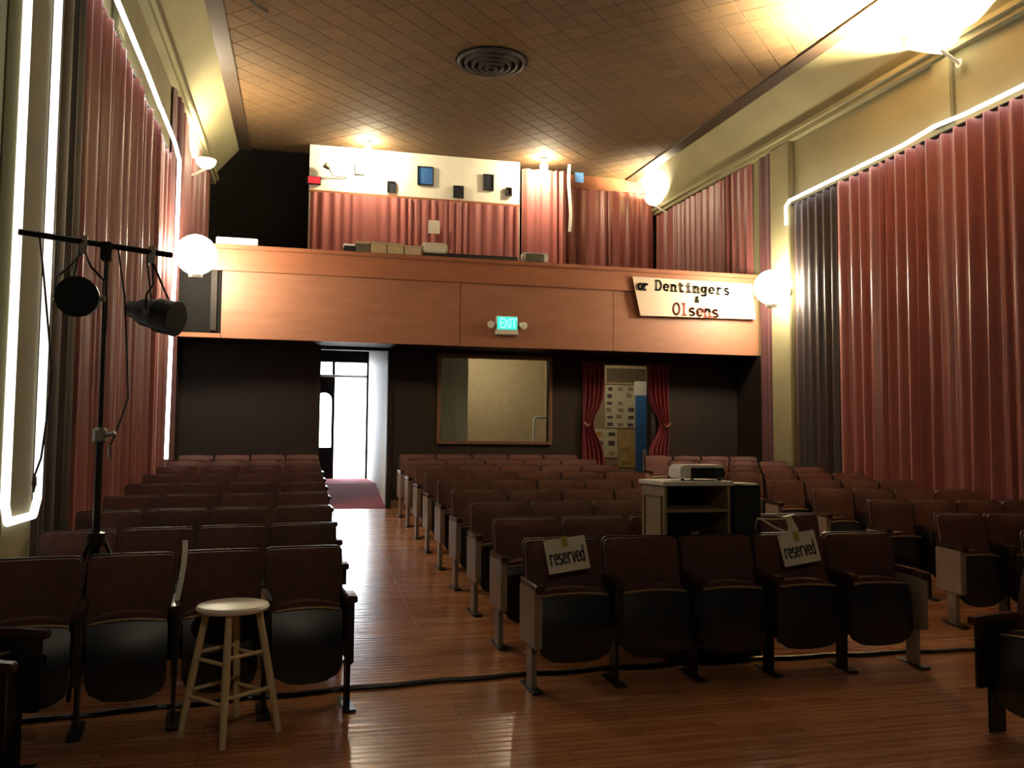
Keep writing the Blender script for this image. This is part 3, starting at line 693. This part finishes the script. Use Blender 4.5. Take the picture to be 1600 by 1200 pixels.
# ------------------------------------------------------------------ ceiling vent
d = ray(768, 95); k = (cz(0)-1.5)/(d.z-CS*d.y); vp = CAM+d*k
t = thing('ceiling_vent', (vp.x, vp.y, cz(vp.y)-.004), 'dark round ceiling vent of concentric rings', 'vent'); t.rotation_euler = (math.atan(CS), 0, 0)
M_VENT = mat('vent_dark', (.030, .024, .020), .6, noise=.2)
MB().lathe([(0, 0), (.50, 0), (.50, -.015), (0, -.016)], 32).build('backing', M_BLACKWALL, t, True)
for k, r in enumerate((.48, .385, .29, .195, .10)):
    MB().lathe([(r, -.016), (r-.02, -.05-.018*k), (r-.045, -.055-.018*k), (r-.06, -.016)], 32).build('ring', M_VENT, t, True)

# ------------------------------------------------------------------ lobby beyond the second doorway
def dcurtain(px0, px1, tie, label, seed):
    y = YW-.06; a, b = on_y(px0, 640, y), on_y(px1, 640, y)
    rnd = random.Random(seed); nf = 5; z0, z1 = fz(y)+.03, 2.78; zt = 1.78; inner = tie
    B = MB()
    def fn(u, v, t_):
        z = z0+(z1-z0)*v; w = abs(z-zt); g = math.exp(-(w/.28)**2)*.55
        xc = a.x if tie < 0 else b.x
        x = a.x+(b.x-a.x)*(u+1)/2; x = x+(xc-x)*g
        yy = .03*math.cos((u+1)*nf*PI)*(1-.5*g)-.02*g
        return (x, y+yy+.012*t_, z)
    B.slab(fn, 40, 16); o_ = B.build('door_curtain', M_REDDRAPE, smooth=True); tag(o_, label, 'curtain')
    MB().tube([((a.x if tie < 0 else b.x)+k_*.02*-tie, y-.05-.0*k_, zt+.03*math.cos(k_)) for k_ in range(6)], .014, 6).build('tie_back', mat('tie_cord', (.25, .08, .05), .6, noise=.1), o_)
dcurtain(911, 946, -1, 'dark red tied-back drape on the window side of the lobby doorway', 1)
dcurtain(1013, 1046, 1, 'dark red tied-back drape on the pillar side of the lobby doorway', 2)
YP = 15.5
def board(px0, px1, py0, py1, y, label, m, name='notice_board', rows=0, cols=0, seed=0, pics=None):
    a, b = on_y(px0, (py0+py1)/2, y), on_y(px1, (py0+py1)/2, y); c0, c1 = on_y((px0+px1)/2, py0, y), on_y((px0+px1)/2, py1, y)
    w, hh = (b.x-a.x), (c0.z-c1.z); t = thing(name, (a.x, y, c1.z), label, 'poster')
    box(0, w, -.02, 0, 0, hh).build('sheet', m, t)
    rnd = random.Random(seed)
    for j in range(rows):
        for i in range(cols):
            if rnd.random() < .2: continue
            cw, chh = w/cols, hh/rows
            x0 = i*cw+cw*rnd.uniform(.12, .3); z0 = j*chh+chh*rnd.uniform(.12, .3)
            box(x0, x0+cw*rnd.uniform(.4, .6), -.026, -.02, z0, z0+chh*rnd.uniform(.35, .6)).build('picture', pics[rnd.randrange(len(pics))], t)
    return t
M_PALE = mat('pale_board', (.80, .74, .52), .8, noise=.05); M_GOLD = mat('gold_poster', (.62, .46, .17), .8, noise=.2, nscale=6)
M_PIC1 = mat('photo_dark', (.13, .11, .09), .6, noise=.3, nscale=20); M_PIC2 = mat('photo_mid', (.38, .30, .2), .6, noise=.3, nscale=20); M_PIC3 = mat('photo_ochre', (.66, .42, .13), .6, noise=.2, nscale=20)
board(945, 992, 602, 668, YP, 'tall cream display board of small pictures in the lobby', M_PALE, rows=6, cols=3, seed=3, pics=[M_PIC1, M_PIC2])
board(927, 964, 670, 715, YP, 'cream poster with photographs pinned below the display board', M_PALE, rows=3, cols=2, seed=6, pics=[M_PIC1, M_PIC3, M_PIC2])
board(965, 993, 672, 730, YP, 'gold-brown poster beside the blue banner in the lobby', M_GOLD, rows=3, cols=1, seed=9, pics=[M_PIC2, mat('photo_gold', (.45, .3, .1), .6, noise=.3)])
a, b = on_y(993, 675, 14.9), on_y(1013, 675, 14.9)
t = thing('vertical_banner', ((a.x+b.x)/2, 14.9, fz(YW)), 'narrow blue standing banner with a white head in the lobby', 'banner'); w = (b.x-a.x)/2
zt = on_y(1000, 618, 14.9).z-t.location.z; zt2 = on_y(1000, 596, 14.9).z-t.location.z
box(-w, w, -.006, .006, .06, zt).build('blue_sheet', M_BLUE, t); box(-w-.02, w+.02, -.008, .008, zt, zt2).build('white_head', M_WHITEPAINT, t, bevel=.003)
box(-w-.03, w+.03, -.08, .08, 0, .06).build('base', M_GREY, t, bevel=.01)
a = on_y(1010, 702, 14.4)
t = thing('leaflet_stand', (a.x, 14.4, fz(YW)), 'white leaflet stand at the foot of the blue banner', 'stand'); hh = a.z-fz(YW)
box(-.07, .07, -.01, .01, .1, hh).build('panel', mat('cool_white', (.75, .77, .85), .6, noise=.05), t, bevel=.004); box(-.1, .1, -.1, .1, 0, .1).build('base', M_GREY, t, bevel=.01)
a, b = on_y(944, 575, YP), on_y(1012, 575, YP)
t = thing('picture_frame', (a.x, YP, on_y(950, 600, YP).z), 'large pale-edged frame hung above the lobby display board', 'frame'); w = b.x-a.x; hh = on_y(950, 572, YP).z-t.location.z
f = MB(); f.box(0, w, -.03, 0, hh-.04, hh); f.box(0, .04, -.03, 0, 0, hh-.04); f.box(w-.04, w, -.03, 0, 0, hh-.04); f.box(.04, w-.04, -.03, 0, 0, .03); f.build('frame', mat('pale_gold', (.66, .52, .3), .5, noise=.1), t)
box(.04, w-.04, -.012, 0, .03, hh-.04).build('picture', mat('umber_picture', (.2, .15, .09), .6, noise=.25), t)
# behind the window
a, b = on_y(686, 620, 13.7), on_y(731, 620, 13.7)
curtain('window_blind', 'pale cloth panel hanging behind one side of the window', 'y', 13.72, a.x, b.x, 1.2, 3.298, -1, mat('pale_cloth', (.62, .60, .45), .8, noise=.05), 31, .012, .12)
a = on_y(834, 688, 13.6); b = on_y(834, 652, 13.6); c2 = on_y(850, 652, 13.6)
t = thing('reflection_tube', (a.x, 13.6, fz(YW)), 'white bent tube added for a reflection in the window corner', 'reflection'); zt = b.z-fz(YW); wd = c2.x-a.x  # made-up tube frame standing in for a white reflection in the pane
MB().tube([(0, 0, 0), (0, 0, zt-.05), (.02, 0, zt-.01), (.06, 0, zt), (wd+.2, 0, zt), (wd+.24, 0, zt-.04), (wd+.24, 0, 0)], .02, 8).build('bent_tube', M_WHITEPAINT, t, True)
MB().slab(lambda u, v, q_: (wd/2+.12+u*(wd/2+.12), .02+.4*v, .46-.03*q_), 2, 2).build('seat', M_BROWNWOOD, t)
for sx in (0, wd+.24): MB().tube([(sx, .40, 0), (sx, .40, .44)], .016, 8).build('leg', M_WHITEPAINT, t)

# ------------------------------------------------------------------ stool
p = (on_floor(348, 1157)+on_floor(288, 1143)+on_floor(430, 1141)+on_floor(372, 1122))/4
st = thing('wooden_stool', (p.x, p.y, fz(p.y)), 'cream wooden bar stool with a round seat standing before the front row', 'stool')
st.location.y -= .05; st.location.z = fz(p.y-.05); st.rotation_euler = (0, 0, math.radians(-49))
SH = .665; MB().lathe([(0, SH-.035), (.165, SH-.035), (.18, SH-.028), (.186, SH-.015), (.178, SH-.002), (.165, SH+.002), (0, SH+.002)], 32).build('seat', M_STOOLTOP, st, True)
LT, LB = .13, .245
legs = []
for k in range(4):
    a = PI/4+k*PI/2; c_, s_ = math.cos(a), math.sin(a); legs.append((c_, s_))
    MB().tube([(LB*c_, LB*s_, 0), ((LB*.6+LT*.4)*c_, (LB*.6+LT*.4)*s_, SH*.4), (LT*c_, LT*s_, SH-.03)], [.016, .021, .018], 10).build('leg', M_STOOL, st, True)
for k in range(4):
    for z in ((.23 if k % 2 else .20), (.42 if k % 2 else .39)):
        r = LB+(LT-LB)*z/SH; a, b = legs[k], legs[(k+1) % 4]
        MB().tube([(r*a[0], r*a[1], z), (r*b[0], r*b[1], z)], .0105, 8).build('rung', M_STOOL, st, True)

# ------------------------------------------------------------------ lighting stand with two cans
SX, SY = -1.13, 5.46; zf = fz(SY)
t = thing('lighting_stand', (SX, SY, zf), 'black telescopic lighting stand with a cross bar rising behind the front row', 'stand')
B0, B1 = Vector((-1.54, 5.24, 2.64)), Vector((-.80, 5.66, 2.64))
MB().tube([(0, 0, .12), (0, 0, 1.52)], .022, 12).build('outer_tube', M_BLACKMETAL, t, True)
MB().tube([(0, 0, 1.50), (.0, 0, 2.60)], .015, 10).build('inner_tube', M_BLACKMETAL, t, True)
MB().lathe([(.024, 1.46), (.042, 1.47), (.042, 1.53), (.024, 1.55), (.018, 1.55)], 14).build('collar', M_GREY, t, True)
MB().tube([(.03, -.02, 1.5), (.09, -.05, 1.52)], .012, 8).build('clamp_knob', M_GREY, t)
MB().lathe([(.024, .86), (.05, .87), (.05, .94), (.024, .95)], 14).build('leg_collar', M_BLACKMETAL, t, True)
for (lx, ly) in ((.36, .06), (-.28, .10), (-.10, -.06)):
    MB().tube([(lx*.1, ly*.1, .91), (lx*.45, ly*.45, .62), (lx, ly, .01)], .012, 8).build('leg', M_BLACKMETAL, t, True)
    MB().tube([(0, 0, .30), (lx*.62, ly*.62, .44)], .008, 6).build('brace', M_BLACKMETAL, t)
b0, b1 = B0-Vector((SX, SY, zf)), B1-Vector((SX, SY, zf))
MB().tube([b0, b1], .018, 10).build('cross_bar', M_BLACKMETAL, t, True)
box(-.03, .03, -.03, .03, 2.53, 2.64).build('bar_socket', M_BLACKMETAL, t, bevel=.005)
def can(px, py, bp, aim, label, ln=.26, r=.112):
    dd = ray(px, py); c0 = CAM+dd*((bp.y)/dd.y)
    t = thing('par_can', (bp.x, bp.y, bp.z), label, 'stage light'); off = c0-bp
    A = align(off, aim)
    prof = [(0, -ln*.62), (r*.45, -ln*.62), (r*.55, -ln*.45), (r*.8, -ln*.3), (r*.86, 0), (r, .01), (r, ln*.38), (r*.93, ln*.38), (r*.9, ln*.2), (r*.8, ln*.1)]
    MB().lathe(prof, 20, A).build('can_body', mat('can_black', (.03, .03, .028), .45, metal=.3, noise=.2), t, True)
    MB().lathe([(0, ln*.14), (r*.86, ln*.13)], 20, A).build('lens', mat('lens_dark', (.05, .06, .055), .12, noise=.1), t, True)
    MB().lathe([(r*.9, ln*.38), (r*1.04, ln*.38), (r*1.04, ln*.41), (r*.9, ln*.41)], 20, A).build('gel_frame', M_BLACKMETAL, t, True)
    xs = A.to_3x3() @ Vector((1, 0, 0))
    topz = Vector((0, 0, -.05))
    L_ = off+xs*(r+.012); R_ = off-xs*(r+.012); up = Vector((0, 0, r+.07))
    MB().tube([L_, L_+up*.6, off+up+xs*r*.5, topz, off+up-xs*r*.5, R_+up*.6, R_], .007, 6).build('yoke', M_BLACKMETAL, t)
    box(-.02, .02, -.02, .02, -.07, .035).build('clamp', M_GREY, t, bevel=.004)
    for q_ in (L_, R_): MB().lathe([(0, -.012), (.02, -.012), (.02, .012), (0, .012)], 10, align(q_, xs)).build('pivot_knob', M_GREY, t)
    MB().tube([off+Vector((0, .02, -.02)), off+Vector((-.05, .06, .12)), Vector((-.03, .02, -.06)), Vector((-.03, .02, .02))], .006, 6).build('lead', M_BLACKPL, t)
can(124, 465, B0.lerp(B1, .40), (.10, -1, -.10), 'dark round stage light facing the stool from the stand bar')
can(246, 492, B0.lerp(B1, .86), (.9, -.42, -.22), 'dark stage light turned sideways at the lamp end of the bar', .32, .105)
# leads hanging from the bar
def lead(px, y_, z1, label, pts):
    P = [Vector(p_) for p_ in pts]; o_ = MB().tube(P, .006, 6).build('power_lead', M_BLACKPL, smooth=True); tag(o_, label, 'cable')
    e = P[-1]; MB().tube([e, e-Vector((0, 0, .05)), e-Vector((0, 0, .055)), e-Vector((0, 0, .09))], [.012, .014, .010, .004], 8).build('plug', M_GREY, o_, True)
c0 = B0.lerp(B1, .12); lead(0, 0, 0, 'black power lead hanging from the wall end of the stand bar', [c0+Vector((0,0,.02)), c0+Vector((.03,.0,-.2)), c0+Vector((.10,.0,-.8)), c0+Vector((.06,0,-1.25)), c0+Vector((.03,0,-1.35))])
c0 = B0.lerp(B1, .62); lead(0, 0, 0, 'black power lead with a plug hanging near the stand pole', [c0+Vector((0,0,.02)), c0+Vector((.05,.0,-.3)), c0+Vector((.09,.0,-.9)), c0+Vector((.03,0,-1.1)), c0+Vector((.0,0,-1.18))])

# ------------------------------------------------------------------ projector cart
cx0, cx1, cy0, cy1 = 2.41, 2.90, 5.48, 5.88; z0 = fz(5.68); ch = 1.235-z0
t = thing('projector_cart', ((cx0+cx1)/2, (cy0+cy1)/2, z0), 'tan wooden equipment cabinet with open shelves behind the front row', 'cabinet')
hw, hd = (cx1-cx0)/2, (cy1-cy0)/2; M_CART = mat('tan_laminate', (.30, .215, .115), .5, noise=.1)
box(-hw-.02, hw+.02, -hd-.02, hd+.02, ch-.03, ch).build('top', M_WHITEPAINT, t, bevel=.005)
box(-hw, -hw+.02, -hd, hd, .05, ch-.03).build('side_panel', M_CART, t, bevel=.003); box(hw-.02, hw, -hd, hd, .05, ch-.03).build('side_panel', M_CART, t, bevel=.003)
f = MB(); y0_, y1_ = -hd+.04, hd-.05
f.box(-hw-.008, -hw, y0_, y0_+.012, .25, ch-.10); f.box(-hw-.008, -hw, y1_-.012, y1_, .25, ch-.10); f.box(-hw-.008, -hw, y0_+.012, y1_-.012, ch-.112, ch-.10); f.box(-hw-.008, -hw, y0_+.012, y1_-.012, .25, .262)
f.build('panel_moulding', M_BROWNWOOD, t)
for z in (.08, .69, ch-.21): box(-hw+.02, hw-.02, -hd, hd-.01, z, z+.02).build('shelf', M_CART, t)
box(-hw+.02, hw-.02, hd-.01, hd, .05, ch-.03).build('back_panel', M_DARKWALL, t)
for sx in (-1, 1):
    for sy in (-1, 1): MB().lathe([(0, -.012), (.025, -.012), (.025, .012), (0, .012)], 12, align((sx*(hw-.05), sy*(hd-.05), .025), (1, 0, 0))).build('caster', M_BLACKPL, t, True)
am = thing('amplifier', ((cx0+cx1)/2, 5.66, z0+.71), 'black amplifier on the shelf of the equipment cabinet', 'amplifier')
box(-.16, .16, -.13, .13, 0, .22).build('case', M_BLACKPL, am, bevel=.008); box(-.03, .03, -.136, -.13, .11, .15).build('display', mat('grey_display', (.25, .26, .27), .3, noise=.1), am)
for kx in (-.1, -.06, .08): MB().lathe([(.013, 0), (.012, .02), (0, .02)], 12, align((kx, -.13, .08), (0, -1, 0))).build('knob', M_GREY, am)
p0, p1 = on_y(1063, 745, 5.58), on_y(1133, 745, 5.58)
pr = thing('projector', ((p0.x+p1.x)/2, 5.68, z0+ch), 'white video projector with a black front on top of the cabinet', 'projector'); w = (p1.x-p0.x)/2
MB().slab(lambda u, v, q_: (u*(w-.012*(v**4)), -.11+.22*q_, .015+.095*v), 8, 4).build('case', M_WHITEPAINT, pr, bevel=.012)
box(-w+.075, w-.01, -.118, -.10, .018, .09).build('front_face', M_BLACKPL, pr, bevel=.006)
MB().lathe([(.035, 0), (.035, .03), (.028, .03), (.024, .012), (0, .008)], 18, align((w-.06, -.118, .055), (0, -1, 0))).build('lens', mat('lens_dark2', (.03, .03, .04), .1, noise=.1), pr, True)
for sx in (-1, 1): MB().lathe([(.012, 0), (.012, .016), (0, .016)], 10, Tm(sx*(w-.03), -.07, 0)).build('foot', M_BLACKPL, pr)
MB().lathe([(.012, 0), (.012, .016), (0, .016)], 10, Tm(0, .07, 0)).build('foot', M_BLACKPL, pr)
sp = thing('speaker_box', (3.045, 5.66, fz(5.66)), 'black loudspeaker column standing beside the equipment cabinet', 'loudspeaker')
box(-.115, .115, -.14, .16, 0, 1.18).build('case', M_BLACKPL, sp, bevel=.01); box(-.10, .10, -.15, -.14, .55, 1.16).build('grille', mat('grille_cloth', (.012, .016, .016), .9, noise=.3, nscale=90), sp, bevel=.004)
o = tag(box(-.10, .10, -.1, .1, 0, .006).build('paper_stack', M_PAPER, bevel=.001), 'white papers lying on top of the black loudspeaker', 'paper'); o.location = (3.045, 5.66, fz(5.66)+1.182); o.rotation_euler = (0, 0, .15)
# ------------------------------------------------------------------ reserved signs
def seat_of(bn, i): return [s for b, k, s in ROW1 if b == bn and k == i][0]
def sign(s, rot, dz, label, dx=0):
    t = thing('reserved_sign', (0, 0, 0), label, 'sign')
    y, z = s.location.y+.168, s.location.z+.70+dz
    tilt = math.atan2(.10, .45)
    M = Tm(s.location.x+dx, y, z) @ Matrix.Rotation(s.rotation_euler.z, 4, 'Z') @ Matrix.Rotation(PI/2-tilt, 4, 'X') @ Matrix.Rotation(rot, 4, 'Z')
    t.matrix_world = M
    MB().slab(lambda u, v, q_: (u*.14, -.105+.21*v, .004-.002*q_+.004*u*u), 6, 2).build('card', M_PAPER, t)
    lettering(MB(), 'reserved', Matrix.Translation((-.122, -.055, .0075)), .10, .010, .30, False, .001, .42).build('lettering', M_INK, t)
    box(-.022, .018, .05, .115, .0065, .0085).build('ribbon', M_GREENTAPE, t)
    return t
sign(seat_of('mid', 0), math.radians(7), .09, 'white card reading reserved taped with green ribbon to the aisle-end seat', -.02)
sign(seat_of('mid', 3), math.radians(8), .09, 'white card reading reserved tied by a cream ribbon bow', .02)
s3 = seat_of('mid', 3); bx, by, bz = s3.location.x+.01, s3.location.y+.26, s3.location.z+.885
t = thing('ribbon_bow', (bx, by, bz), 'cream ribbon bow and streamer tied over the seat with the reserved sign', 'ribbon')
def ribbon(pts, w, name):
    def fn(u, v, q_):
        k = v*(len(pts)-1); i = min(int(k), len(pts)-2); p_ = Vector(pts[i]).lerp(Vector(pts[i+1]), k-i); ww = w[i]+(w[i+1]-w[i])*(k-i)
        return (p_.x+(u*ww if name != 'streamer' else 0), p_.y+.004*q_, p_.z+(u*ww if name == 'streamer' else 0))
    MB().slab(fn, 2, (len(pts)-1)*3).build(name, M_CREAMRIB, t, True)
ribbon([(0, -.05, -.01), (-.005, -.02, .05), (-.01, 0, .11)], [.055, .018, .03], 'tail')
ribbon([(.01, -.06, -.03), (.02, -.03, .04), (0, 0, .10)], [.04, .02, .02], 'tail')
MB().slab(lambda u, v, q_: (-.01+u*.075, -.02+.045*v, .115+.004*q_+.008*math.sin(u*3)), 6, 2).build('loop', M_CREAMRIB, t, True)
ribbon([(-.02, -.02, .0), (-.12, -.01, .04), (-.22, 0, .10), (-.25, 0, .10), (-.265, .0, .05), (-.26, .0, .02)], [.007]*6, 'streamer')
ribbon([(-.03, 0, .098), (-.12, .0, .095), (-.22, 0, .10)], [.004]*3, 'streamer')
# strip standing between two seat backs beside the stool
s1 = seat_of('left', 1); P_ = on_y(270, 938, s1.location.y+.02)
t = tag(MB().slab(lambda u, v, q_: (u*.014+.018*math.sin(v*2.2), .16*v+.006*q_, .30*v), 2, 8).build('white_strip', M_WHITEPAINT, smooth=True), 'narrow white strip standing between two seat backs beside the stool', 'paper strip')
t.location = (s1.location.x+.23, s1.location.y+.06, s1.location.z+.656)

# ------------------------------------------------------------------ cable on the floor
P = []
for k in range(46):
    x = -1.5+k*.15; y = rowy(0, x)+.30+.012*math.sin(k*1.7); P.append((x, y, fz(y)+.012))
o = MB().tube(P, .016, 8).build('floor_cable', M_BLACKPL, smooth=True); tag(o, 'thick black cable running across the aisle behind the front row feet', 'cable')

a_, b_ = ray(388, -4), ray(418, 17); q0, q1 = [CAM+d_*((cz(0)-1.5)/(d_.z-CS*d_.y)) for d_ in (a_, b_)]
o = MB().tube([(q0.x, q0.y, q0.z-.02), tuple((q0+q1)/2-Vector((0, 0, .035))), (q1.x, q1.y, q1.z-.012)], .012, 6).build('ceiling_wire', M_BLACKPL, smooth=True); tag(o, 'short black wire clipped along the tiled ceiling', 'wire')
